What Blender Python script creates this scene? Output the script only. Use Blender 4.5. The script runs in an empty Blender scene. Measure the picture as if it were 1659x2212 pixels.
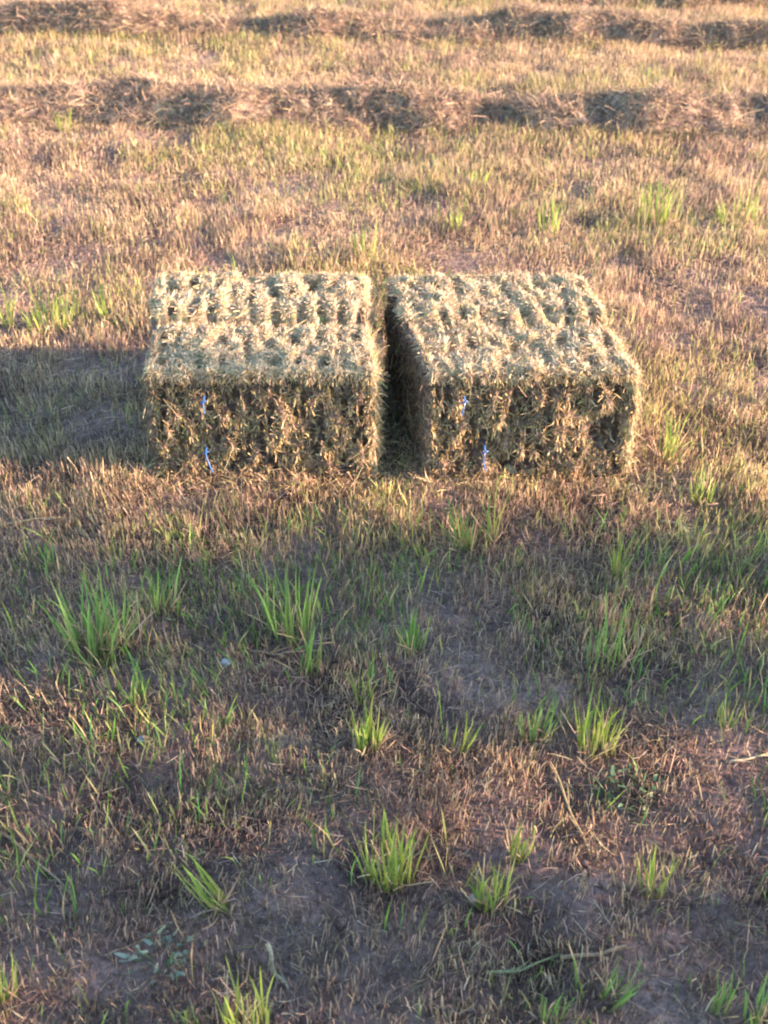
import bpy, math, random
import numpy as np
from mathutils import Vector

# ------------------------------------------------------------------ camera, sky, sun, exposure
R = math.radians
SC = bpy.context.scene
COL = SC.collection
rng = np.random.default_rng(11)
random.seed(11)

CAM_H, PITCH, F = 2.68, 38.0, 2696.0 / 2212.0          # height (m), downward tilt, focal length in picture heights
cd = bpy.data.cameras.new('camera')
cam = bpy.data.objects.new('camera', cd)
COL.objects.link(cam)
cam.location = (0, 0, CAM_H)
cam.rotation_euler = (R(90 - PITCH), 0, 0)
cd.sensor_fit = 'VERTICAL'
cd.sensor_height = 24.0
cd.sensor_width = 18.0
cd.lens = 24.0 * F
cd.clip_start, cd.clip_end = 0.05, 8000
cd.dof.use_dof = True
cd.dof.focus_distance = 3.9
cd.dof.aperture_fstop = 2.6
SC.camera = cam

SUN_EL, SUN_AZ = 12.0, 95.8                              # azimuth clockwise from the view direction (+Y)
w = bpy.data.worlds.new('World')
SC.world = w
w.use_nodes = True
wn = w.node_tree.nodes
sky = wn.new('ShaderNodeTexSky')
sky.sky_type = 'NISHITA'
sky.sun_disc = False
sky.sun_elevation = R(SUN_EL)
sky.sun_rotation = R(SUN_AZ)
sky.air_density = 1.0
sky.dust_density = 0.5
sky.ozone_density = 2.0
bg = wn['Background']
bg.inputs['Strength'].default_value = 0.125
w.node_tree.links.new(sky.outputs[0], bg.inputs['Color'])

sd = bpy.data.lights.new('sun', 'SUN')
sd.energy = 5.0
sd.angle = R(0.53)
sd.color = (1.0, 0.70, 0.54)
sun = bpy.data.objects.new('sun', sd)
COL.objects.link(sun)
to_sun = Vector((math.sin(R(SUN_AZ)) * math.cos(R(SUN_EL)), math.cos(R(SUN_AZ)) * math.cos(R(SUN_EL)), math.sin(R(SUN_EL))))
sun.rotation_euler = to_sun.to_track_quat('Z', 'Y').to_euler()
sun.location = (20, -3, 12)

SC.view_settings.view_transform = 'Standard'
SC.view_settings.look = 'None'
SC.view_settings.gamma = 1
SC.view_settings.exposure = 2.95
SC.cycles.filter_width = 2.1

# ------------------------------------------------------------------ helpers
def tag(o, label=None, cat=None, group=None, kind=None):
    if label: o['label'] = label
    if cat: o['category'] = cat
    if group: o['group'] = group
    if kind: o['kind'] = kind
    return o

def empty(name, loc, rz=0.0):
    o = bpy.data.objects.new(name, None)
    COL.objects.link(o)
    o.location = loc
    o.rotation_euler = (0, 0, rz)
    return o

def _hash(ix, iy, iz, s):
    n = (ix * 374761393 + iy * 668265263 + iz * 2147483647 + s * 1274126177) & 0xFFFFFFFF
    n = ((n ^ (n >> 13)) * 1274126177) & 0xFFFFFFFF
    n = ((n ^ (n >> 15)) * 2246822519) & 0xFFFFFFFF
    return ((n ^ (n >> 16)) & 0xFFFFFF) / float(0xFFFFFF)

def vnoise(x, y, z=0.0, s=0):
    """smooth value noise, -1..1"""
    x, y, z = np.broadcast_arrays(np.asarray(x, float), np.asarray(y, float), np.asarray(z, float))
    ix, iy, iz = np.floor(x).astype(np.int64), np.floor(y).astype(np.int64), np.floor(z).astype(np.int64)
    fx, fy, fz = x - ix, y - iy, z - iz
    ux, uy, uz = (t * t * (3 - 2 * t) for t in (fx, fy, fz))
    out = 0
    for dx in (0, 1):
        for dy in (0, 1):
            for dz in (0, 1):
                wgt = (ux if dx else 1 - ux) * (uy if dy else 1 - uy) * (uz if dz else 1 - uz)
                out = out + wgt * _hash(ix + dx, iy + dy, iz + dz, s)
    return out * 2 - 1

def fbm(x, y, z=0.0, s=0, oct=3):
    v, a, t = 0, 1.0, 0
    for k in range(oct):
        v = v + a * vnoise(np.asarray(x) * 2 ** k, np.asarray(y) * 2 ** k, np.asarray(z) * 2 ** k, s + k * 17)
        t += a
        a *= 0.5
    return v / t

class MB:
    """collects vertices, faces and a colour for each vertex, then links ONE mesh object"""
    def __init__(self):
        self.v, self.c, self.q, self.t, self.n = [], [], [], [], 0
    def add(self, v, c, quads=None, tris=None):
        v = np.asarray(v, float).reshape(-1, 3)
        c = np.broadcast_to(np.asarray(c, float), v.shape)
        self.v.append(v); self.c.append(c)
        if quads is not None and len(quads): self.q.append(np.asarray(quads, np.int64) + self.n)
        if tris is not None and len(tris): self.t.append(np.asarray(tris, np.int64) + self.n)
        self.n += len(v)
    def build(self, name, mat, parent=None, smooth=False):
        v = np.concatenate(self.v); c = np.concatenate(self.c)
        q = np.concatenate(self.q) if self.q else np.zeros((0, 4), np.int64)
        t = np.concatenate(self.t) if self.t else np.zeros((0, 3), np.int64)
        me = bpy.data.meshes.new(name)
        me.vertices.add(len(v))
        me.vertices.foreach_set('co', v.astype(np.float32).ravel())
        loops = np.concatenate([q.ravel(), t.ravel()]).astype(np.int32)
        me.loops.add(len(loops))
        me.loops.foreach_set('vertex_index', loops)
        starts = np.concatenate([np.arange(len(q)) * 4, len(q) * 4 + np.arange(len(t)) * 3]).astype(np.int32)
        me.polygons.add(len(starts))
        me.polygons.foreach_set('loop_start', starts)
        if smooth: me.polygons.foreach_set('use_smooth', np.ones(len(starts), bool))
        at = me.color_attributes.new('tint', 'FLOAT_COLOR', 'POINT')
        at.data.foreach_set('color', np.concatenate([c, np.ones((len(c), 1))], 1).astype(np.float32).ravel())
        me.update(calc_edges=True)
        me.validate()
        me.materials.append(mat)
        o = bpy.data.objects.new(name, me)
        COL.objects.link(o)
        if parent: o.parent = parent
        return o

def unit(a):
    return a / np.maximum(np.linalg.norm(a, axis=-1, keepdims=True), 1e-9)

def strands(mb, p, d, length, width, col, bend=None, side=None, blunt=0.0, tipcol=None):
    """flat tapered blades: p root (N,3), d direction (N,3), bend = sideways droop vector (N,3) reached at the tip"""
    n = len(p)
    if n == 0: return
    d = unit(d)
    length = np.broadcast_to(length, (n,))[:, None]
    width = np.broadcast_to(width, (n,))[:, None]
    if side is None:
        side = rng.normal(size=(n, 3))
    side = unit(side - d * (side * d).sum(1, keepdims=True))
    if bend is None:
        bend = rng.normal(size=(n, 3)) * 0.12
    bend = bend * length
    tw = unit(side + 0.5 * rng.normal(size=(n, 3)))
    a = p
    b = p + d * length * 0.5 + bend * 0.25
    c = p + d * length * 0.82 + bend * 0.67
    e = p + d * length + bend
    V = np.stack([a - side * width * .45, a + side * width * .45, b - side * width * .5, b + side * width * .5,
                  c - tw * width * (.30 + .2 * blunt), c + tw * width * (.30 + .2 * blunt), e - tw * width * .5 * blunt - tw * 1e-4, e + tw * width * .5 * blunt + tw * 1e-4], 1).reshape(-1, 3)
    col = np.broadcast_to(col, (n, 3))
    tc = col if tipcol is None else np.broadcast_to(tipcol, (n, 3))
    C = np.stack([col, col, .6 * col + .4 * tc, .6 * col + .4 * tc, .3 * col + .7 * tc, .3 * col + .7 * tc, tc, tc], 1).reshape(-1, 3)
    k = np.arange(n)[:, None] * 8
    Q = np.concatenate([k + [0, 1, 3, 2], k + [2, 3, 5, 4], k + [4, 5, 7, 6]])
    mb.add(V, C, quads=Q)

def pick(pal, n, jit=0.12):
    pal = np.asarray(pal, float)
    c = pal[rng.integers(0, len(pal), n)]
    return np.clip(c * (1 + jit * rng.normal(size=(n, 1))) * (1 + 0.05 * rng.normal(size=(n, 3))), 0.005, 0.9)

# ------------------------------------------------------------------ materials
def plant_mat(name, trans=0.3, rough=0.65, spec=0.25, noise=0.25):
    m = bpy.data.materials.new(name)
    m.use_nodes = True
    nt = m.node_tree
    b = nt.nodes['Principled BSDF']
    out = nt.nodes['Material Output']
    at = nt.nodes.new('ShaderNodeAttribute'); at.attribute_name = 'tint'
    tc = nt.nodes.new('ShaderNodeTexCoord')
    nz = nt.nodes.new('ShaderNodeTexNoise'); nz.inputs['Scale'].default_value = 140.0; nz.inputs['Detail'].default_value = 2
    nt.links.new(tc.outputs['Object'], nz.inputs['Vector'])
    rmp = nt.nodes.new('ShaderNodeMapRange')
    rmp.inputs['From Min'].default_value, rmp.inputs['From Max'].default_value = 0.3, 0.7
    rmp.inputs['To Min'].default_value, rmp.inputs['To Max'].default_value = 1 - noise, 1 + noise
    nt.links.new(nz.outputs['Fac'], rmp.inputs['Value'])
    mul = nt.nodes.new('ShaderNodeVectorMath'); mul.operation = 'SCALE'
    nt.links.new(at.outputs['Color'], mul.inputs[0])
    nt.links.new(rmp.outputs['Result'], mul.inputs['Scale'])
    nt.links.new(mul.outputs[0], b.inputs['Base Color'])
    b.inputs['Roughness'].default_value = rough
    b.inputs['Specular IOR Level'].default_value = spec
    if trans > 0:
        tr = nt.nodes.new('ShaderNodeBsdfTranslucent')
        nt.links.new(mul.outputs[0], tr.inputs['Color'])
        mx = nt.nodes.new('ShaderNodeMixShader')
        mx.inputs[0].default_value = trans
        nt.links.new(b.outputs[0], mx.inputs[1]); nt.links.new(tr.outputs[0], mx.inputs[2])
        nt.links.new(mx.outputs[0], out.inputs['Surface'])
    return m

M_STUB = plant_mat('dry_stubble', 0.34)
M_GREEN = plant_mat('green_blade', 0.42, 0.5, 0.35, 0.15)
M_HAY = plant_mat('pressed_hay', 0.14, 0.75, 0.15)
M_LEAF = plant_mat('tree_leaf', 0.3, 0.5, 0.3)
M_BARK = plant_mat('bark', 0.0, 0.9, 0.1)
M_STONE = plant_mat('stone', 0.0, 0.8, 0.2, 0.2)

def twine_mat():
    m = bpy.data.materials.new('blue_twine')
    m.use_nodes = True
    nt = m.node_tree
    b = nt.nodes['Principled BSDF']
    tc = nt.nodes.new('ShaderNodeTexCoord')
    wv = nt.nodes.new('ShaderNodeTexWave'); wv.inputs['Scale'].default_value = 160; wv.inputs['Distortion'].default_value = 2
    cr = nt.nodes.new('ShaderNodeValToRGB')
    cr.color_ramp.elements[0].color = (0.02, 0.06, 0.17, 1)
    cr.color_ramp.elements[1].color = (0.03, 0.12, 0.32, 1)
    nt.links.new(tc.outputs['Object'], wv.inputs['Vector'])
    nt.links.new(wv.outputs['Fac'], cr.inputs['Fac'])
    nt.links.new(cr.outputs['Color'], b.inputs['Base Color'])
    b.inputs['Roughness'].default_value = 0.45
    return m
M_TWINE = twine_mat()

def soil_mat():
    m = bpy.data.materials.new('field_soil')
    m.use_nodes = True
    nt = m.node_tree
    b = nt.nodes['Principled BSDF']
    tc = nt.nodes.new('ShaderNodeTexCoord')
    n1 = nt.nodes.new('ShaderNodeTexNoise'); n1.inputs['Scale'].default_value = 2.2; n1.inputs['Detail'].default_value = 6
    n2 = nt.nodes.new('ShaderNodeTexNoise'); n2.inputs['Scale'].default_value = 55; n2.inputs['Detail'].default_value = 6; n2.inputs['Roughness'].default_value = 0.7
    for n in (n1, n2): nt.links.new(tc.outputs['Object'], n.inputs['Vector'])
    c1 = nt.nodes.new('ShaderNodeValToRGB')
    c1.color_ramp.elements[0].position, c1.color_ramp.elements[1].position = 0.35, 0.68
    c1.color_ramp.elements[0].color = (0.072, 0.046, 0.038, 1)
    c1.color_ramp.elements[1].color = (0.31, 0.215, 0.185, 1)
    nt.links.new(n1.outputs['Fac'], c1.inputs['Fac'])
    c2 = nt.nodes.new('ShaderNodeValToRGB')
    c2.color_ramp.elements[0].position, c2.color_ramp.elements[1].position = 0.3, 0.7
    c2.color_ramp.elements[0].color = (0.42, 0.40, 0.39, 1)
    c2.color_ramp.elements[1].color = (1.45, 1.4, 1.36, 1)
    nt.links.new(n2.outputs['Fac'], c2.inputs['Fac'])
    mx = nt.nodes.new('ShaderNodeMix'); mx.data_type = 'RGBA'; mx.blend_type = 'MULTIPLY'
    mx.inputs[0].default_value = 1.0
    nt.links.new(c1.outputs['Color'], mx.inputs[6]); nt.links.new(c2.outputs['Color'], mx.inputs[7])
    nt.links.new(mx.outputs[2], b.inputs['Base Color'])
    b.inputs['Roughness'].default_value = 0.95
    b.inputs['Specular IOR Level'].default_value = 0.1
    bp = nt.nodes.new('ShaderNodeBump'); bp.inputs['Strength'].default_value = 0.9; bp.inputs['Distance'].default_value = 0.015
    nt.links.new(n2.outputs['Fac'], bp.inputs['Height'])
    nt.links.new(bp.outputs['Normal'], b.inputs['Normal'])
    return m
M_SOIL = soil_mat()

# ------------------------------------------------------------------ ground: one sheet, fine near the bales, out to the horizon
def ground_z(x, y):
    return 0.022 * fbm(x * 1.3, y * 1.3, 0, 3, 3) + np.clip((5 - y) / 1.5, .3, 1) * (0.019 * vnoise(x * 6, y * 7, 0, 9) + 0.011 * vnoise(x * 17, y * 17, 0, 10))

def fade(x, y):
    return np.clip(1 - (np.maximum(np.abs(x) - 6, 0) + np.maximum(np.abs(y - 6) - 8, 0)) / 6, 0, 1)

def gz(x, y):
    return ground_z(x, y) * fade(x, y)

def axis(lo, hi, step, far):
    mid = np.arange(lo, hi + 1e-6, step)
    out = np.geomspace(step * 2, far, 34)
    return np.concatenate([lo - out[::-1], mid, hi + out])

xs, ys = axis(-5.6, 5.6, 0.027, 3000), axis(0.6, 11.4, 0.026, 3000)
GX, GY = np.meshgrid(xs, ys)
nx, ny = len(xs), len(ys)
g = MB()
idx = np.arange(nx * ny).reshape(ny, nx)
g.add(np.stack([GX.ravel(), GY.ravel(), gz(GX, GY).ravel()], 1), (0.1, 0.08, 0.06),
      quads=np.stack([idx[:-1, :-1], idx[:-1, 1:], idx[1:, 1:], idx[1:, :-1]], -1).reshape(-1, 4))
tag(g.build('ground', M_SOIL, smooth=True), 'bare brown soil of the mown hay field between the stubble', 'ground', kind='structure')

# ------------------------------------------------------------------ hay palettes (linear base colours)
STRAW = [(.50, .37, .21), (.42, .31, .17), (.54, .42, .26), (.34, .25, .14), (.46, .32, .19), (.40, .32, .16)]
PINK = [(.44, .30, .20), (.36, .24, .16), (.50, .35, .24), (.28, .19, .135), (.40, .29, .19)]
OLIVE = [(.30, .28, .11), (.36, .32, .14), (.24, .23, .09), (.40, .34, .17)]
GREEN = [(.13, .23, .045), (.17, .27, .05), (.10, .19, .045), (.21, .29, .07), (.20, .25, .07)]
BROWN = [(.13, .09, .07), (.19, .13, .10), (.10, .07, .055), (.25, .17, .12)]

# ------------------------------------------------------------------ hay bales
BALES = []
def bale(name, loc, rz, L, D, H, seed, shear, knots, label):
    root = empty(name, loc, rz)
    tag(root, label, 'hay bale', 'rectangular hay bales in the field')
    hx, hy, hz, r = L / 2, D / 2, H / 2, 0.030
    step = 0.009
    m = MB()
    pts, nrm, fid = [], [], []

    def disp(P, N):
        x, y, z = P[:, 0], P[:, 1], P[:, 2] + hz
        s = seed
        top = np.clip((N[:, 2] - 0.3) / 0.6, 0, 1)
        front = np.clip((-N[:, 1] - 0.3) / 0.6, 0, 1)
        lump = 0.016 * fbm(x * 5, y * 5, z * 5, s, 2) + 0.010 * vnoise(x * 19, y * 19, z * 19, s + 5) + 0.007 * vnoise(x * 45, y * 45, z * 28, s + 6)
        # the flakes show on top as ribs across the bale, broken into staggered tufts
        ph = x / 0.078 + 0.30 * vnoise(x * 5, y * 4, 0, s + 8) + 0.16 * vnoise(x * 13, y * 11, 0, s + 18) + 0.9 * (seed % 2) * y
        row = (y + hy) / 0.165 + 0.34 * vnoise(x * 9, y * 2, 0, s + 4) + .05
        ic, ir = np.floor(ph + .5), np.floor(row)
        amp = .30 + .70 * _hash(ic.astype(np.int64) + 50, ir.astype(np.int64) + 50, 0 * ic.astype(np.int64), s)
        slot = np.clip((np.cos(2 * np.pi * (ph + .5 * _hash(ir.astype(np.int64) + 9, 0 * ir.astype(np.int64), 0 * ir.astype(np.int64), s + 2))) + .12 + .35 * vnoise(x * 9, y * 9, 0, s + 44)) * 2.4, 0, 1) * np.clip(2.5 * np.sin(np.pi * (row - ir)) - .95, 0, 1) * amp
        slot = np.clip(slot + .30 * vnoise(x * 27, y * 15, 0, s + 3), 0, 1) * np.clip((y + hy - .030) / .02, 0, 1)
        crest = 1 - slot
        crest = crest * (1 - .75 * np.exp(-((y - 0.015) / .016) ** 2) * top * (vnoise(x * 3, 3, 0, s + 1) > -.35))
        gro = np.exp(-((row - np.round(row)) / .085) ** 2) * (.5 + .5 * vnoise(x * 8, ir * 3.0, 0, s + 61)) * np.clip((y + hy - .03) / .02, 0, 1)
        tops = top * (-0.014 * gro - 0.042 * slot + .030 * np.clip((y - .02) / .012, 0, 1) - .008 + .006 * vnoise(x * 60, y * 22, 0, s + 33))
        crease = -0.055 * np.exp(-((y - 0.02 - 0.015 * vnoise(x * 6, 0, 0, s + 2)) / 0.017) ** 2) * top * np.clip(0.5 + 1.1 * vnoise(x * 3, 3, 0, s + 1) + .4 * (x < 0), 0.0, 1)
        pit = np.clip((vnoise(x * 75, 0, z * 26, s + 21) + .35 * vnoise(x * 31, 0, z * 15, s + 22) + .16) * 2.6, 0, 1)
        fr = front * (0.012 * vnoise(x * 30, 0, z * 14, s + 12) - .046 * pit - 0.034 * np.clip((z - (H - 0.095)) / 0.03, 0, 1) * np.clip((H - 0.022 - z) / 0.02, 0, 1) - .012)
        hole = -0.045 * front * np.exp(-(((x - hx * .74) / .10) ** 2 + ((z - .20) / .085) ** 2) ** 2) * (1 if seed % 2 else 0)
        return lump + tops + crease + fr + hole, np.where(top > .5, crest, (1 + hole * 9) * (1 - .9 * pit * front))

    faces = [((1, 0, 0), (0, 1, 0), (0, 0, 1)), ((-1, 0, 0), (0, -1, 0), (0, 0, 1)), ((0, 1, 0), (-1, 0, 0), (0, 0, 1)),
             ((0, -1, 0), (1, 0, 0), (0, 0, 1)), ((0, 0, 1), (1, 0, 0), (0, 1, 0)), ((0, 0, -1), (-1, 0, 0), (0, 1, 0))]
    hs = np.array([hx, hy, hz])
    surf = []
    for f, u, v in faces:
        f, u, v = map(np.array, (f, u, v))
        hu, hv, hf = abs(u) @ hs, abs(v) @ hs, abs(f) @ hs
        nu, nv = max(2, int(2 * hu / step)), max(2, int(2 * hv / step))
        if f[2] == -1: nu, nv = nu // 1, nv // 1
        A, B = np.meshgrid(np.linspace(-hu, hu, nu + 1), np.linspace(-hv, hv, nv + 1))
        P = f * hf + A.reshape(-1, 1) * u + B.reshape(-1, 1) * v
        core = np.clip(P, -(hs - r), hs - r)
        N = unit(P - core)
        P2 = core + N * r
        dsp, crest = disp(P2, N)
        P2 = P2 + N * dsp[:, None]
        P2[:, 2] += hz
        P2[:, 0] -= shear * (P2[:, 1] + hy)
        P2[:, 2] = np.maximum(P2[:, 2], -0.01)
        id_ = np.arange((nu + 1) * (nv + 1)).reshape(nv + 1, nu + 1)
        c = pick(PINK[3:4] + BROWN if f[1] == -1 or f[0] == -1 else STRAW[:4] + OLIVE[:1] + BROWN[3:], len(P2), 0.25) * 0.72  # front and left end start browner, their shade painted into the base hay
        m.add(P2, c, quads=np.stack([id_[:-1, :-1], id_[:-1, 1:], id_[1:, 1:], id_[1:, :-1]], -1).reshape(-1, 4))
        surf.append((f, P2, N, crest))
    # loose stems standing out of every face
    for f, P, N, crest in surf:
        if f[2] == -1: continue
        if f[2] == 1: n, lift, lo, hi = 60000, 0.24, 0.012, 0.036
        elif f[1] == -1: n, lift, lo, hi = 30000, 0.13, 0.012, 0.036
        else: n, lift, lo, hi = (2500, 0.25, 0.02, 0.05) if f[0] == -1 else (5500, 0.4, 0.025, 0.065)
        i = rng.integers(0, len(P), n)
        i = i[rng.random(n) < np.clip(crest[i] * 1.25 - .15, .04, 1) ** 3]
        n = len(i)
        p, nn = P[i], N[i]
        t = rng.normal(size=(n, 3))
        if f[2] == 1: t = t * [.45, 1.6, 1] + [0, .6, 0]
        else: t[:, 2] *= 5.0
        t = unit(t - nn * (t * nn).sum(1, keepdims=True))
        lf = np.abs(rng.normal(size=(n, 1))) * lift + 0.10
        d = t + nn * lf
        pal = STRAW[:3] + [(.62, .50, .34), (.58, .45, .29), (.54, .42, .25)] if f[2] == 1 else (STRAW + [(.50, .34, .15), (.44, .29, .12), (.38, .26, .11), (.54, .38, .18)] + OLIVE[1:3] + BROWN + BROWN[:2] if f[1] == -1 else BROWN + STRAW[3:4] + OLIVE[2:3] if f[0] == -1 else STRAW + OLIVE[:1] + BROWN[3:])  # left end kept brown, the gap's shade put into the hay colour
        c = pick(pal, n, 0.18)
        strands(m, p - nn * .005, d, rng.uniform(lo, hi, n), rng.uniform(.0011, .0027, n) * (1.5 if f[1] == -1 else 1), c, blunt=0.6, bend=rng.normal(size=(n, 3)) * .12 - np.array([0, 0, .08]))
    # long stems lying across the faces, and hay crumbled off round the foot
    for f, P, N, crest in surf:
        if f[2] == -1: continue
        n = 170 if f[2] == 1 else 90 if f[1] == -1 else 40
        i = rng.integers(0, len(P), n)
        t = rng.normal(size=(n, 3)); t = unit(t - N[i] * (t * N[i]).sum(1, keepdims=True))
        strands(m, P[i] + N[i] * .004, t + N[i] * rng.uniform(-.06, .08, (n, 1)), rng.uniform(.045, .11, n), rng.uniform(.0012, .0022, n), pick(STRAW + OLIVE[:2], n, .15), blunt=.6, bend=rng.normal(size=(n, 3)) * .10 - np.array([0, 0, .05]))
    n = 2600
    a = rng.uniform(-1, 1, n); sd_ = rng.integers(0, 4, n); off = np.abs(rng.normal(size=n)) * .055
    bx = np.where(sd_ < 2, a * (hx + .05), np.where(sd_ == 2, -1, 1) * (hx + off)); by = np.where(sd_ < 2, np.where(sd_ == 0, -1, 1) * (hy + off), a * (hy + .05))
    bx = bx - shear * (by + hy)
    cz_, sz_ = math.cos(rz), math.sin(rz)
    wz = gz(loc[0] + bx * cz_ - by * sz_, loc[1] + bx * sz_ + by * cz_)
    dv = rng.normal(size=(n, 3)) * [1, 1, .35] + [0, 0, .15]
    strands(m, np.stack([bx, by, wz + rng.uniform(0, .02, n)], 1), dv, rng.uniform(.02, .08, n), rng.uniform(.0014, .003, n), pick(STRAW + OLIVE[:2] + BROWN[3:], n, .2), blunt=.6, bend=rng.normal(size=(n, 3)) * .2)
    m.build('pressed_hay', M_HAY, root)
    # two blue strings round the bale, sunk in the hay, with their knot tails showing on the long side
    for (kx, kz, tail) in knots:
        tb = MB()
        loop = []
        ax, ay = hx - .10, hy - .10
        for k in range(64):
            a = 2 * math.pi * k / 64
            ca, sa = math.cos(a), math.sin(a)
            ex = 0.16
            loop.append((ax * math.copysign(abs(ca) ** ex, ca), ay * math.copysign(abs(sa) ** ex, sa), kz))
        loop = [(a - shear * (b + hy), b, c) for a, b, c in loop]
        tube(tb, loop, 0.003, True)
        y0 = -hy - 0.016
        tube(tb, [(kx, -hy + .10, kz), (kx + .002, y0 - .012, kz + .004)] + [(kx + a, y0 - .015 - b, kz + c) for a, b, c in tail], 0.0030, False)
        for s_ in (1,):
            tube(tb, [(kx - .010 * s_, y0 - .004, kz - .005), (kx, y0 - .014, kz + .006 * s_), (kx + .010 * s_, y0 - .004, kz + .004)], 0.0032, False)
        tb.build('twine', M_TWINE, root, smooth=True)
    BALES.append((loc[0], loc[1], rz, hx, hy))
    return root

def tube(mb, pts, rad, closed, col=(0.05, 0.2, 0.7), sides=6, radii=None):
    P = np.asarray(pts, float)
    n = len(P)
    if closed: T = unit(np.roll(P, -1, 0) - np.roll(P, 1, 0))
    else: T = unit(np.gradient(P, axis=0))
    ref = np.where(np.abs(T[:, 2:3]) > .9, np.array([[1., 0, 0]]), np.array([[0, 0, 1.]]))
    A = unit(np.cross(T, ref)); B = np.cross(T, A)
    a = np.arange(sides) * 2 * math.pi / sides
    rr = np.full(n, rad) if radii is None else np.asarray(radii, float)
    V = P[:, None] + rr[:, None, None] * (np.cos(a)[None, :, None] * A[:, None] + np.sin(a)[None, :, None] * B[:, None])
    q = []
    for i in range(n if closed else n - 1):
        j = (i + 1) % n
        for k in range(sides):
            l = (k + 1) % sides
            q.append((i * sides + k, j * sides + k, j * sides + l, i * sides + l))
    mb.add(V.reshape(-1, 3), col, quads=q)

bale('hay_bale', (-0.425, 3.955, 0.0), R(0.3), 0.79, 0.69, 0.455, 2, .05,
     [(-.195, .352, [(.001, .004, -.015), (.004, .008, -.034)]), (-.205, .142, [(.006, .006, -.02), (.016, .012, -.048), (.022, .012, -.07)])],
     'hay bale whose long dark shadow stretches across the stubble away from its free end')
bale('hay_bale', (0.510, 3.96, 0.0), R(1.5), 0.73, 0.69, 0.455, 7, .19,
     [(-.245, .352, [(-.004, .004, -.018), (-.008, .008, -.040)]), (-.165, .142, [(-.006, .006, -.012), (-.003, .010, -.04), (.004, .012, -.065)])],
     'hay bale with a brightly sunlit ragged end and a dark hollow in its long side')

def near_bale(x, y, pad):
    hit = np.zeros(np.shape(x), bool)
    for bx, by, rz, hx, hy in BALES:
        c, s = math.cos(rz), math.sin(rz)
        u, v = (x - bx) * c + (y - by) * s, -(x - bx) * s + (y - by) * c
        hit |= (np.abs(u) < hx + pad) & (np.abs(v) < hy + pad)
    return hit

# ------------------------------------------------------------------ windrows of raked hay behind the bales
WIND = []
def windrow(x0, x1, ya, yb, half, h, seed, label):
    """a low lumpy ridge of loose hay from (x0, ya) to (x1, yb)"""
    m = MB()
    nu, nv = int((x1 - x0) / 0.022), 44
    U, Vv = np.meshgrid(np.linspace(0, 1, nu), np.linspace(-1, 1, nv))
    X = x0 + (x1 - x0) * U
    wob = 0.10 * fbm(X * 1.1, seed, 0, seed, 2)
    wd = half * (1 + 0.30 * fbm(X * 1.7, seed + 3, 0, seed + 1, 2))
    Y = ya + (yb - ya) * U + wob + wd * Vv
    prof = np.clip(1 - np.abs(Vv) ** 2.2, 0, 1) ** 0.8
    hh = h * (0.80 + 0.55 * fbm(X * 1.6, Y * 0.8, 0, seed + 2, 2))
    endf = np.clip(np.minimum(U, 1 - U) * (x1 - x0) / .25, 0, 1)
    lum = 1.05 * h * fbm(X * 3.2, Y * 4.0, 0, seed + 5, 2) + 0.28 * h * vnoise(X * 15, Y * 15, 0, seed + 8)
    Z = (hh + lum) * prof * endf + gz(X, Y) - 0.012
    P = np.stack([X, Y, Z], -1)
    id_ = np.arange(nu * nv).reshape(nv, nu)
    flat = P.reshape(-1, 3)
    m.add(flat, pick(PINK + BROWN, nu * nv, .25) * .75, quads=np.stack([id_[:-1, :-1], id_[:-1, 1:], id_[1:, 1:], id_[1:, :-1]], -1).reshape(-1, 4))
    n = int((x1 - x0) * 10000)
    i = rng.integers(0, len(flat), n)
    dvec = rng.normal(size=(n, 3)); dvec[:, 2] = np.abs(dvec[:, 2]) * .9 + .15
    strands(m, flat[i] - [0, 0, .006], dvec, rng.uniform(.03, .09, n), rng.uniform(.0014, .0032, n), pick(STRAW[3:] + PINK[1:] + BROWN + BROWN, n, .2), bend=rng.normal(size=(n, 3)) * .25 - np.array([0, 0, .25]), blunt=.5)
    n = int((x1 - x0) * 420)
    i = rng.integers(0, len(flat), n)
    dv = rng.normal(size=(n, 3)) * [1, .7, .4] + [0, 0, .3]
    strands(m, flat[i], dv, rng.uniform(.08, .18, n), rng.uniform(.0016, .0028, n), pick(STRAW + PINK, n, .2), bend=rng.normal(size=(n, 3)) * .2 - np.array([0, 0, .2]), blunt=.5)
    o = m.build('windrow', M_HAY)
    tag(o, label, 'windrow', 'raked rows of loose hay')
    WIND.append((x0, x1, ya, yb, half))
    return o
windrow(-4.2, 4.2, 7.38, 7.04, 0.26, 0.125, 31, 'thick lumpy row of loose raked hay, the first one behind the bales')
windrow(-4.8, 4.8, 8.98, 8.58, 0.19, 0.12, 47, 'lower row of raked hay with separate dark heaps, beyond the thick row')
windrow(0.4, 5.2, 9.62, 9.42, 0.17, 0.11, 53, 'farthest row of raked hay, a strip cut off by the upper edge of the view')

def in_windrow(x, y, k=0.8):
    hit = np.zeros(np.shape(x), bool)
    for x0, x1, ya, yb, half in WIND:
        yc = ya + (yb - ya) * (x - x0) / (x1 - x0)
        hit |= (np.abs(y - yc) < half * k) & (x > x0) & (x < x1)
    return hit

# ------------------------------------------------------------------ field cover: stubble, litter, green regrowth
def scatter(dens, ymin=0.95, ymax=11.2):
    """points in the wedge of field around what the picture shows"""
    n = int(dens * 11 * (ymax - ymin))
    x, y = rng.uniform(-5.5, 5.5, n), rng.uniform(ymin, ymax, n)
    keep = np.abs(x) < 1.5 + y * 0.35
    return x[keep], y[keep]

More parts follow.
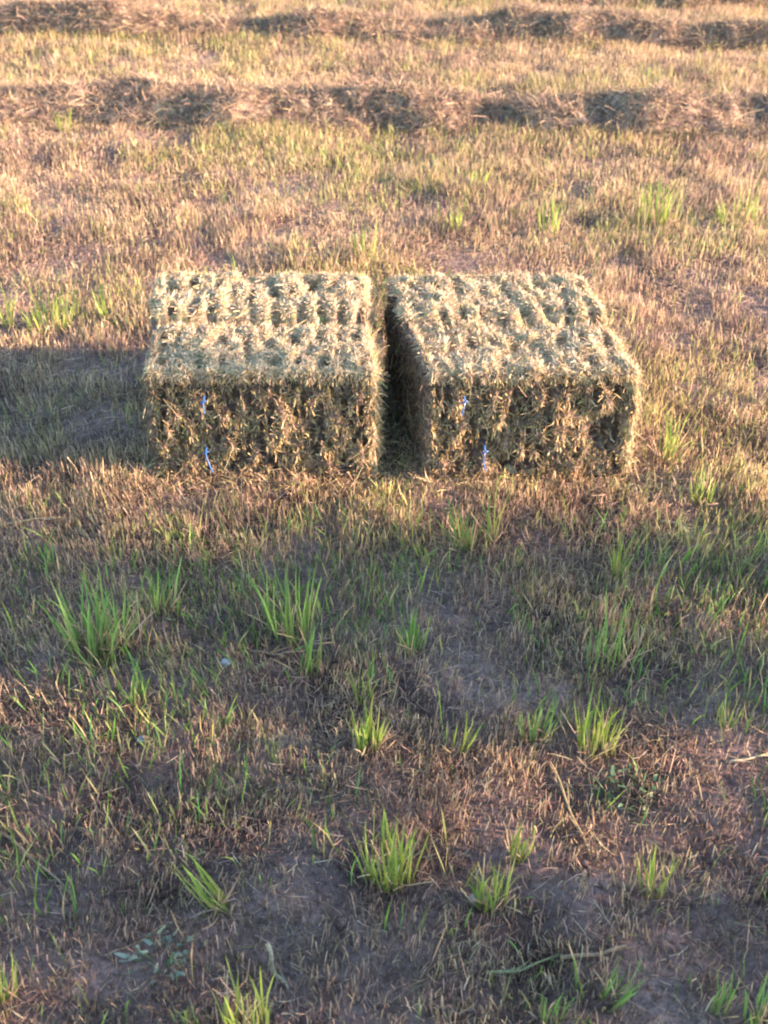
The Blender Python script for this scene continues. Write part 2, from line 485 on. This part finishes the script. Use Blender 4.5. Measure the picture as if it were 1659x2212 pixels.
def bare(x, y):
    """-1..1 map of the thin patches where soil shows"""
    v = .75 * fbm(x * 1.1 + 3.1, y * 1.7, 0, 77, 2)
    for px, py, pr in ((-0.89, 2.58, 0.16), (-0.66, 2.36, 0.10), (0.89, 2.08, 0.20), (0.06, 2.61, 0.13), (0.39, 2.12, 0.12), (-0.18, 1.93, 0.12), (0.28, 2.49, 0.10)):
        v = v + .9 * np.exp(-(((x - px) / (pr * 1.5)) ** 2 + ((y - py) / pr) ** 2))
    return v

def stubble():
    m = MB()
    x, y = scatter(11000)
    dn = 0.58 - 0.85 * bare(x, y) + 0.65 * vnoise(x * 8, y * 8, 0, 5)
    near = np.clip((y - 3.2) / 1.0, 0, 1)
    keep = (rng.random(len(x)) < np.clip(dn + 0.35 * near, .33, 1)) & ~near_bale(x, y, -.02) & ~in_windrow(x, y, .7)
    x, y = x[keep], y[keep]
    n = len(x)
    p = np.stack([x, y, gz(x, y) - .004], 1)
    d = rng.normal(size=(n, 3)) * [.15, .2, .1] + [0, 0, 1]
    lean = 0.25 * fbm(x * 1.5, y * 1.5, 0, 61, 2)
    d[:, 0] += lean
    c = pick(STRAW + PINK + PINK + PINK + OLIVE[:2], n, .2)
    near2 = np.clip((3.6 - y) / 1.5, 0, 1)[:, None]
    pb = pick(PINK + BROWN + [(.34, .20, .14), (.42, .26, .18), (.28, .16, .12)], n, .25)
    usebrown = rng.random((n, 1)) < near2 * .75
    c = np.where(usebrown, pb, c)
    pt = fbm(x * 3.2, y * 4.2, 0, 131, 2)[:, None]
    c = np.where((pt > .12) & (rng.random((n, 1)) < .7), pick(STRAW + [(.55, .38, .26)], n, .2), c)
    c = np.where((pt < -.22) & (rng.random((n, 1)) < .5), pick(BROWN, n, .2) * 1.1, c)
    ln = rng.uniform(.015, .064, n) * (0.85 + .30 * vnoise(x * 3, y * 3, 0, 15) + .3 * vnoise(x * 8, y * 8, 0, 5))
    strands(m, p, d, ln, rng.uniform(.0016, .0036, n), c, blunt=.5, bend=rng.normal(size=(n, 3)) * .10)
    # a finer dry layer nearest the camera
    x, y = scatter(9000, .95, 3.9)
    k = (rng.random(len(x)) < np.clip(.62 - .55 * bare(x, y) + .5 * vnoise(x * 11, y * 9, 0, 205), .16, 1)) & ~near_bale(x, y, -.01)
    x, y = x[k], y[k]
    n = len(x)
    d = rng.normal(size=(n, 3)) * [.22, .25, .1] + [0, 0, 1]
    pt = vnoise(x * 4, y * 5, 0, 207)[:, None]
    c = np.where(pt > .1, pick(STRAW + PINK, n, .2), pick(PINK + BROWN[1:] + [(.36, .21, .14), (.30, .19, .13)], n, .22))
    strands(m, np.stack([x, y, gz(x, y) - .003], 1), d, rng.uniform(.012, .05, n), rng.uniform(.0012, .0026, n), c, blunt=.5, bend=rng.normal(size=(n, 3)) * .2)
    tag(m.build('stubble', M_STUB), 'short dry cut stubble covering the mown field', 'stubble', kind='stuff')

def litter():
    m = MB()
    x, y = scatter(7000)
    dn = 0.55 - 0.6 * bare(x, y) + .4 * vnoise(x * 5, y * 5, 0, 25)
    keep = (rng.random(len(x)) < np.clip(dn, .4, 1)) & ~near_bale(x, y, -.02)
    x, y = x[keep], y[keep]
    n = len(x)
    p = np.stack([x, y, gz(x, y) + rng.uniform(.002, .018, n)], 1)
    d = rng.normal(size=(n, 3)) * [1, 1, .16]
    c = pick(PINK + PINK + STRAW[:3] + BROWN[2:], n, .22)
    near2 = np.clip((3.6 - y) / 1.5, 0, 1)[:, None]
    c = np.where(rng.random((n, 1)) < near2 * .65, pick(BROWN + [(.30, .17, .12), (.36, .21, .14), (.24, .13, .10), (.46, .31, .22)], n, .25), c)
    strands(m, p, d, rng.uniform(.012, .055, n), rng.uniform(.0012, .0028, n), c, blunt=.7, bend=rng.normal(size=(n, 3)) * [.3, .3, .04])
    # matted knots of dead grass, thickest towards the camera
    cx, cy = scatter(75, .95, 4.2)
    k = rng.random(len(cx)) < np.clip(.55 + .9 * vnoise(cx * 3, cy * 3, 0, 44), .08, 1)
    cx, cy = cx[k & ~near_bale(cx, cy, .05)], cy[k & ~near_bale(cx, cy, .05)]
    per = 46
    sz = np.repeat(rng.uniform(.015, .055, len(cx)), per)
    px, py = np.repeat(cx, per) + rng.normal(size=len(cx) * per) * sz * 1.3, np.repeat(cy, per) + rng.normal(size=len(cx) * per) * sz
    pz = gz(px, py) + np.abs(rng.normal(size=len(px))) * sz * .35
    dv = rng.normal(size=(len(px), 3)) * [1, 1, .5] + [0, 0, .25]
    shade = np.repeat(rng.uniform(.6, 1.15, len(cx)), per)[:, None]
    strands(m, np.stack([px, py, pz], 1), dv, rng.uniform(.02, .07, len(px)), rng.uniform(.0014, .0032, len(px)), pick(BROWN + BROWN + PINK[2:] + STRAW[3:4] + OLIVE[2:3], len(px), .25) * shade, blunt=.4, bend=rng.normal(size=(len(px), 3)) * .3)
    tag(m.build('hay_litter', M_STUB), 'scattered cut hay stems lying flat on the soil', 'hay litter', kind='stuff')

def regrowth():
    m = MB()
    x, y = scatter(4600)
    cl = fbm(x * 1.6, y * 1.6, 0, 101, 2) + .55 * vnoise(x * 7, y * 7, 0, 103)
    band = .12 * np.exp(-((y - 8.1) / .5) ** 2) + .20 * np.exp(-((y - 2.8) / .5) ** 2)
    keep = (rng.random(len(x)) < np.clip(.17 + .85 * cl + 2.2 * band - .10 * (y < 2.4), .02, .9) * (1 - .62 * np.clip((3.5 - y) / .5, 0, 1))) & ~near_bale(x, y, .055) & ~in_windrow(x, y, .9)
    x, y = x[keep], y[keep]
    n = len(x)
    p = np.stack([x, y, gz(x, y) - .004], 1)
    d = rng.normal(size=(n, 3)) * [.18, .2, .1] + [0, 0, 1]
    c = pick(GREEN[1:4:2] + OLIVE + OLIVE + STRAW[3:5], n, .2)
    nr = np.clip((3.5 - y) / .5, 0, 1)
    c = np.where((rng.random(n) < nr * .6)[:, None], pick(GREEN[:3] + [(.12, .26, .07)], n, .2), c)
    strands(m, p, d, rng.uniform(.03, .09, n) * (1 + .35 * nr), rng.uniform(.002, .0045, n) * (1 + .3 * nr), c, tipcol=c * [1.15, 1.1, .9], bend=rng.normal(size=(n, 3)) * .2)
    tag(m.build('green_grass', M_GREEN), 'thin green grass growing back between the stubble', 'grass', kind='stuff')

def crumbs():
    m = MB()
    x, y = scatter(900, .95, 4.6)
    k = (rng.random(len(x)) < np.clip(.45 + .8 * bare(x, y), .1, 1)) & ~near_bale(x, y, .02)
    x, y = x[k], y[k]
    n = len(x)
    r = np.clip(np.exp(rng.normal(size=n) * .55) * .0045, .0015, .018)
    D8 = unit(np.array([[1, 0, 0], [0, 1, 0], [-1, 0, 0], [0, -1, 0], [0, 0, 1], [0, 0, -1.]]))
    V = D8[None] * r[:, None, None] * rng.uniform(.6, 1.3, (n, 6, 1)) + rng.normal(size=(n, 6, 3)) * (r * .18)[:, None, None]
    V += np.stack([x, y, gz(x, y) + r * .25], 1)[:, None]
    T = np.array([[0, 1, 4], [1, 2, 4], [2, 3, 4], [3, 0, 4], [1, 0, 5], [2, 1, 5], [3, 2, 5], [0, 3, 5]])
    m.add(V.reshape(-1, 3), (.1, .08, .07), tris=(np.arange(n)[:, None, None] * 6 + T[None]).reshape(-1, 3))
    tag(m.build('soil_crumbs', M_SOIL), 'small crumbs of dry soil on the bare patches', 'soil crumbs', kind='stuff')

stubble(); litter(); regrowth(); crumbs()

# ------------------------------------------------------------------ single grass tufts one can pick out
def tuft(x, y, h, wd, n, kind, label, lean=0.0):
    h, n = h * 1.2, int(n * 1.9)
    root_z = float(gz(np.array([x]), np.array([y]))[0])
    m = MB()
    a = rng.uniform(0, 2 * np.pi, n)
    rr = np.sqrt(rng.random(n)) * wd * .42
    p = np.stack([np.cos(a) * rr, np.sin(a) * rr * .8, np.full(n, -.006)], 1)
    out = np.stack([np.cos(a), np.sin(a), np.zeros(n)], 1) * (wd / max(h, .02)) * .16 * rng.uniform(.3, 1.2, (n, 1))
    d = out + [lean, 0, 1] + rng.normal(size=(n, 3)) * .07
    pal = {'bright': GREEN[1:5:2] + [(.26, .36, .05)], 'deep': [(.10, .24, .06), (.12, .26, .06), (.15, .28, .06)], 'dull': GREEN[2:] + OLIVE[:1]}[kind]
    c = pick(pal, n, .14)
    base = c * .55 + np.array([.24, .19, .07]) * .45
    side = np.stack([np.sin(a + rng.normal(size=n) * .7) + .6, np.cos(a) * .4, np.zeros(n)], 1)
    strands(m, p, d, h * np.maximum(rng.uniform(.2, 1.06, n), rng.uniform(.2, 1.0, n)), rng.uniform(.003, .008, n), base, tipcol=c, bend=out * .35 + rng.normal(size=(n, 3)) * .09, side=side)
    nd = n
    pd = np.stack([rng.normal(size=nd) * wd * .25, rng.normal(size=nd) * wd * .2, np.zeros(nd)], 1)
    strands(m, pd, rng.normal(size=(nd, 3)) * [.4, .4, .1] + [0, 0, .8], h * rng.uniform(.25, .65, nd), .0035, pick(PINK + STRAW, nd, .15), blunt=.5)
    o = m.build('grass_tuft', M_GREEN)
    o.location = (x, y, root_z)
    tag(o, label, 'grass tuft', 'green grass tufts in the stubble')
#TUFTS#
tuft(0.012, 1.918, 0.180, 0.141, 30, 'bright', 'thickest bright yellow-green tuft low in the foreground, dense upright blades', 0.00)
tuft(0.268, 1.843, 0.157, 0.092, 14, 'bright', 'mid-sized bright tuft beside the dark clods, just right of the thickest tuft', 0.00)
tuft(0.677, 1.884, 0.152, 0.072, 9, 'bright', 'isolated bright tuft of broad split blades at the lower right', -0.05)
tuft(0.341, 1.988, 0.129, 0.066, 8, 'bright', 'small bright tuft beside the long leaning dry stalk', 0.10)
tuft(-0.045, 2.338, 0.140, 0.091, 18, 'bright', 'compact bright green tuft with short upright blades below the centre', 0.00)
tuft(-0.060, 2.523, 0.146, 0.061, 6, 'bright', 'slender tuft of few tall blades right behind the compact bright tuft', 0.00)
tuft(0.590, 2.338, 0.184, 0.123, 20, 'bright', 'wide fan-shaped tuft of thin upright blades right of centre', 0.00)
tuft(0.201, 2.338, 0.140, 0.078, 6, 'bright', 'low tuft with wide arching blades between the compact tuft and the fan-shaped one', 0.15)
tuft(0.088, 2.744, 0.153, 0.074, 13, 'deep', 'short dense deep green tuft in the shade under the gap of the bales', 0.00)
tuft(-0.293, 2.805, 0.244, 0.157, 18, 'deep', 'tall deep green tuft with broad spreading blades in the shade below the left bale', -0.05)
tuft(-0.228, 2.655, 0.205, 0.083, 6, 'deep', 'thin tuft with one long curved blade at the foot of the tall deep green tuft', 0.10)
tuft(-0.867, 2.734, 0.241, 0.233, 34, 'deep', 'largest deep green clump at the left, wide and many-bladed', 0.00)
tuft(0.674, 2.655, 0.300, 0.167, 10, 'deep', 'loose V-shaped tuft with very long blades below the right bale', 0.00)
tuft(-0.401, 1.830, 0.195, 0.080, 9, 'bright', 'tuft leaning hard to the left on bare dark soil at the lower left', -0.35)
tuft(-0.311, 1.514, 0.192, 0.127, 14, 'bright', 'large bright tuft with broad blades cut by the lower edge', 0.05)
tuft(-0.433, 1.508, 0.132, 0.063, 6, 'bright', 'small tuft cut by the lower edge, left of the large broad-bladed one', 0.00)
tuft(0.522, 1.582, 0.134, 0.086, 8, 'deep', 'deep green tuft bending right among dry clods near the lower edge', 0.25)
tuft(0.381, 1.525, 0.114, 0.063, 6, 'deep', 'three-bladed tuft at the lower edge below the bending deep green one', 0.10)
tuft(0.772, 1.548, 0.133, 0.064, 7, 'deep', 'upright tuft near the lower right corner', 0.00)
tuft(0.849, 1.525, 0.144, 0.074, 8, 'deep', 'bluish green tuft in the lower right corner itself', -0.05)
tuft(-0.718, 2.514, 0.122, 0.074, 8, 'deep', 'small lone tuft on the pale bare soil patch at left', 0.05)
tuft(0.422, 2.381, 0.163, 0.105, 11, 'deep', 'thin bluish tuft directly left of the fan-shaped tuft', 0.05)
tuft(0.265, 3.218, 0.185, 0.093, 8, 'deep', 'dark tuft at the edge of the shade in front of the right bale', -0.15)
tuft(0.360, 3.255, 0.266, 0.047, 4, 'bright', 'few very tall single blades standing before the right bale', 0.00)
tuft(0.759, 3.077, 0.146, 0.068, 8, 'bright', 'small vivid tuft at the shade edge below the right bale end', 0.00)
tuft(1.031, 3.723, 0.193, 0.085, 9, 'bright', 'sunlit tuft beside the ragged right end of the right bale', 0.05)
tuft(1.120, 3.486, 0.148, 0.090, 8, 'bright', 'sunlit pale tuft farther right from the ragged bale end, lower down', 0.00)
tuft(-1.198, 4.790, 0.171, 0.072, 7, 'bright', 'single sunlit tuft just above the long bale shadow', -0.10)
tuft(-1.445, 4.729, 0.147, 0.219, 22, 'bright', 'wide low sunlit patch tuft at the far edge of the long bale shadow', 0.00)
tuft(-1.623, 4.749, 0.148, 0.060, 6, 'bright', 'narrow sunlit tuft at the left edge above the bale shadow', 0.00)
tuft(1.329, 5.740, 0.195, 0.252, 24, 'bright', 'widest sunlit clump behind the right bale towards the right', 0.00)
tuft(0.803, 5.636, 0.167, 0.136, 9, 'bright', 'pale sunlit tuft behind the right bale, left of the widest clump', 0.00)
tuft(0.323, 5.661, 0.142, 0.125, 9, 'bright', 'low sunlit tuft in the open behind the gap of the bales', 0.00)
tuft(-0.090, 5.316, 0.185, 0.119, 9, 'bright', 'sunlit tuft close behind the right corner of the left bale', 0.00)
tuft(0.483, 6.156, 0.123, 0.121, 8, 'bright', 'small far tuft between the bales and the thick raked row', 0.00)
tuft(1.747, 5.766, 0.157, 0.253, 16, 'bright', 'spread sunlit clump at the far right behind the bales', 0.00)
tuft(-1.819, 6.959, 0.126, 0.095, 7, 'bright', 'tuft at the foot of the thick raked row, far left', 0.00)
tuft(-0.695, 2.889, 0.182, 0.087, 9, 'deep', 'upright tuft with curling tips between the largest clump and the tall one', 0.10)
tuft(-1.089, 3.111, 0.130, 0.030, 3, 'deep', 'two tall green blades standing alone at the left shade edge', 0.00)
tuft(0.976, 2.415, 0.105, 0.053, 6, 'bright', 'small tuft of rounded blades near the right edge', 0.00)
tuft(-0.872, 1.582, 0.159, 0.059, 7, 'bright', 'tall tuft at the left edge near the lower corner', 0.05)

# ------------------------------------------------------------------ loose stalks, stones and weeds lying about
def stalk(pts, wd, col, label):
    m = MB()
    P = np.asarray(pts, float)
    P[:, 2] += gz(P[:, 0], P[:, 1])
    c0 = P[0].copy(); c0[2] = gz(c0[0:1], c0[1:2])[0]
    k = np.linspace(0, 1, len(P)); kk = np.linspace(0, 1, 14)
    Q = np.stack([np.interp(kk, k, P[:, i]) for i in range(3)], 1) - c0
    Q += np.stack([.004 * np.sin(kk * 9), .003 * np.cos(kk * 7), 0.002 * np.sin(kk * 11)], 1)
    rad = wd * .5 * (1 - .45 * kk)
    tube(m, Q, wd, False, col, 6, rad)
    leaf = 4
    i = rng.integers(2, 12, leaf)
    strands(m, Q[i], rng.normal(size=(leaf, 3)) * [.6, .4, .15] + (Q[-1] - Q[0]) / np.linalg.norm(Q[-1] - Q[0]), rng.uniform(.04, .08, leaf), .006, np.asarray(col)[None] * rng.uniform(.7, 1.1, (leaf, 1)))
    o = m.build('dry_stalk', M_STUB)
    o.location = c0
    tag(o, label, 'dry stalk', 'loose dry stalks on the ground')
stalk([(0.535, 1.988, 0.000), (0.494, 2.106, 0.050), (0.446, 2.231, 0.090)], 0.008, (0.4, 0.3, 0.15), 'long tan stalk leaning left, taller than the tufts around it')
stalk([(0.955, 3.363, 0.012), (1.010, 3.342, 0.030), (1.048, 3.277, 0.010)], 0.011, (0.56, 0.4, 0.24), 'short thick bent pale straw in front of the right bale end')
stalk([(-1.312, 3.317, 0.012), (-1.204, 3.330, 0.020), (-1.082, 3.355, 0.012)], 0.009, (0.5, 0.37, 0.2), 'flat sunlit straw at the left edge in front of the bale shadow')
stalk([(-1.007, 2.061, 0.010), (-0.890, 1.967, 0.020), (-0.787, 1.870, 0.010)], 0.009, (0.36, 0.27, 0.17), 'fallen stalk running diagonally from the left edge down the bare soil')
stalk([(0.426, 1.690, 0.015), (0.527, 1.696, 0.025), (0.578, 1.708, 0.020)], 0.012, (0.36, 0.25, 0.15), 'thick brown straw lying level near the lower edge right of middle')
stalk([(0.241, 1.647, 0.012), (0.330, 1.665, 0.020), (0.417, 1.702, 0.012)], 0.009, (0.27, 0.28, 0.14), 'greenish flattened stem lying beside the thick brown straw')
stalk([(0.957, 2.296, 0.012), (1.018, 2.313, 0.020), (1.090, 2.333, 0.012)], 0.009, (0.5, 0.4, 0.24), 'pale straw lying level at the right edge beyond the fan-shaped tuft')
stalk([(-0.279, 1.708, 0.040), (-0.261, 1.659, 0.020), (-0.225, 1.609, 0.010)], 0.012, (0.40, 0.33, 0.21), 'pale curled dry leaf standing behind the large broad-bladed tuft')
stalk([(0.684, 2.043, 0.010), (0.722, 2.017, 0.015), (0.764, 1.988, 0.010)], 0.007, (0.38, 0.3, 0.18), 'thin straw on the bare lilac-grey soil at the right')
stalk([(-0.963, 6.366, 0.030), (-0.917, 6.215, 0.050), (-0.883, 6.127, 0.010)], 0.010, (0.5, 0.38, 0.2), 'single thick stem in the sunlit stubble behind the left bale')
stalk([(-0.401, 2.730, 0.012), (-0.323, 2.718, 0.020), (-0.197, 2.744, 0.012)], 0.008, (0.38, 0.28, 0.18), 'brown straw lying level behind the small pale stone')

def pebble(x, y, s, col, label):
    m = MB()
    u, v = np.meshgrid(np.linspace(0, 2 * np.pi, 19)[:-1], np.linspace(.02, np.pi - .02, 11))
    N = np.stack([np.cos(u) * np.sin(v), np.sin(u) * np.sin(v), np.cos(v)], -1).reshape(-1, 3)
    rr = 1 + .22 * fbm(N[:, 0] * 1.5 + x * 9, N[:, 1] * 1.5, N[:, 2] * 1.5, 9, 2)
    P = N * rr[:, None] * [s, s * .8, s * .75]
    id_ = np.arange(18 * 11).reshape(11, 18)
    q = np.stack([id_[:-1], np.roll(id_, -1, 1)[:-1], np.roll(id_, -1, 1)[1:], id_[1:]], -1).reshape(-1, 4)
    m.add(P, col, quads=q[:, ::-1])
    o = m.build('stone', M_STONE, smooth=True)
    o.location = (x, y, float(gz(np.array([x]), np.array([y]))[0]) + s * .45)
    tag(o, label, 'stone')
pebble(-0.475, 2.674, 0.017, (0.30, 0.33, 0.33), 'small pale blue-grey stone on the soil below the left bale')
pebble(-0.680, 2.367, 0.015, (0.3, 0.29, 0.3), 'grey half-buried stone on bare soil at the left')
pebble(0.232, 1.857, 0.024, (0.3, 0.22, 0.17), 'brown clod-like stone at the foot of the mid-sized bright tuft')

def weed(x, y, wd, n, col, label):
    """a flat rosette of small rounded leaves"""
    m = MB()
    a = rng.uniform(0, 2 * np.pi, n)
    rr = np.sqrt(rng.random(n)) * wd
    p = np.stack([np.cos(a) * rr, np.sin(a) * rr * .7, rng.uniform(.01, .045, n)], 1)
    d = np.stack([np.cos(a + rng.normal(size=n)), np.sin(a + rng.normal(size=n)), rng.uniform(-.1, .7, n)], 1)
    c = np.asarray(col)[None] * rng.uniform(.6, 1.25, (n, 1))
    strands(m, p, d, rng.uniform(.012, .026, n), rng.uniform(.006, .012, n), c, blunt=.35, bend=rng.normal(size=(n, 3)) * .2)
    ns = n // 2
    strands(m, np.stack([p[:ns, 0] * .6, p[:ns, 1] * .6, np.full(ns, -.005)], 1), p[:ns] * [.6, .6, 1] + [0, 0, .01], .05, .003, (.14, .2, .08))
    o = m.build('weed', M_GREEN)
    o.location = (x, y, float(gz(np.array([x]), np.array([y]))[0]))
    tag(o, label, 'weed')
weed(-0.523, 1.677, 0.085, 46, (0.2, 0.25, 0.19), 'low weed with small blue-grey leaves near the lower left')
weed(0.652, 2.191, 0.095, 60, (0.13, 0.2, 0.09), 'spreading blue-green weed beside bare soil at the right')

# ------------------------------------------------------------------ the trees at the field edge whose shade lies over the foreground
def tree(x, y, h, cr, seed, label):
    r2 = np.random.default_rng(seed)
    root = empty('tree', (x, y, 0))
    tag(root, label, 'tree', 'trees at the field edge')
    tb = MB()
    kk = np.linspace(0, 1, 12)
    ax = np.stack([.3 * np.sin(kk * 3 + seed), .3 * np.cos(kk * 2.3 + seed) - .3, kk * h * .8 - .1], 1)
    tube(tb, ax, .3, False, (.14, .10, .07), 10, .34 * (1 - .8 * kk) + .03)
    zc, rz = h * .60, h * .42
    for k in range(16):
        j = r2.integers(3, 11)
        a = k * 2.4
        tip = ax[j] + np.array([math.cos(a) * cr * .75, math.sin(a) * cr * .75, h * .12])
        s = np.linspace(0, 1, 6)[:, None]
        tube(tb, ax[j] * (1 - s) + tip * s + np.array([0, 0, .5]) * (s * (1 - s)), .1, False, (.14, .10, .07), 6, .10 * (1 - .8 * s[:, 0]) + .01)
    tb.build('trunk', M_BARK, root, smooth=True)
    cb = MB()
    nc = 54
    N = unit(r2.normal(size=(nc, 3)))
    C = N * (r2.random((nc, 1)) ** .30) * [cr * .9, cr * .9, rz * .92] + [0, 0, zc]
    per = 110
    P = (C[:, None] + r2.normal(size=(nc, per, 3)) * .27).reshape(-1, 3)
    rad = np.hypot(P[:, 0], P[:, 1])
    f = np.minimum(1, cr / np.maximum(rad, .01))
    P[:, :2] *= f[:, None]
    n = len(P)
    c = np.repeat(r2.uniform(.65, 1.3, (nc, 1)), per, 0) * np.array([[.06, .10, .03]]) * r2.uniform(.8, 1.2, (n, 1))
    strands(cb, P, r2.normal(size=(n, 3)) - [0, 0, .3], r2.uniform(.16, .30, n), r2.uniform(.10, .17, n), c, blunt=.2)
    cb.build('crown', M_LEAF, root)
tree(22.0, -1.95, 8.5, 3.4, 3, 'broad leafy tree at the field edge, nearest to the sunlit strip')
tree(23.2, -7.5, 9.5, 3.7, 4, 'taller leafy tree at the field edge, away from the sunlit strip')
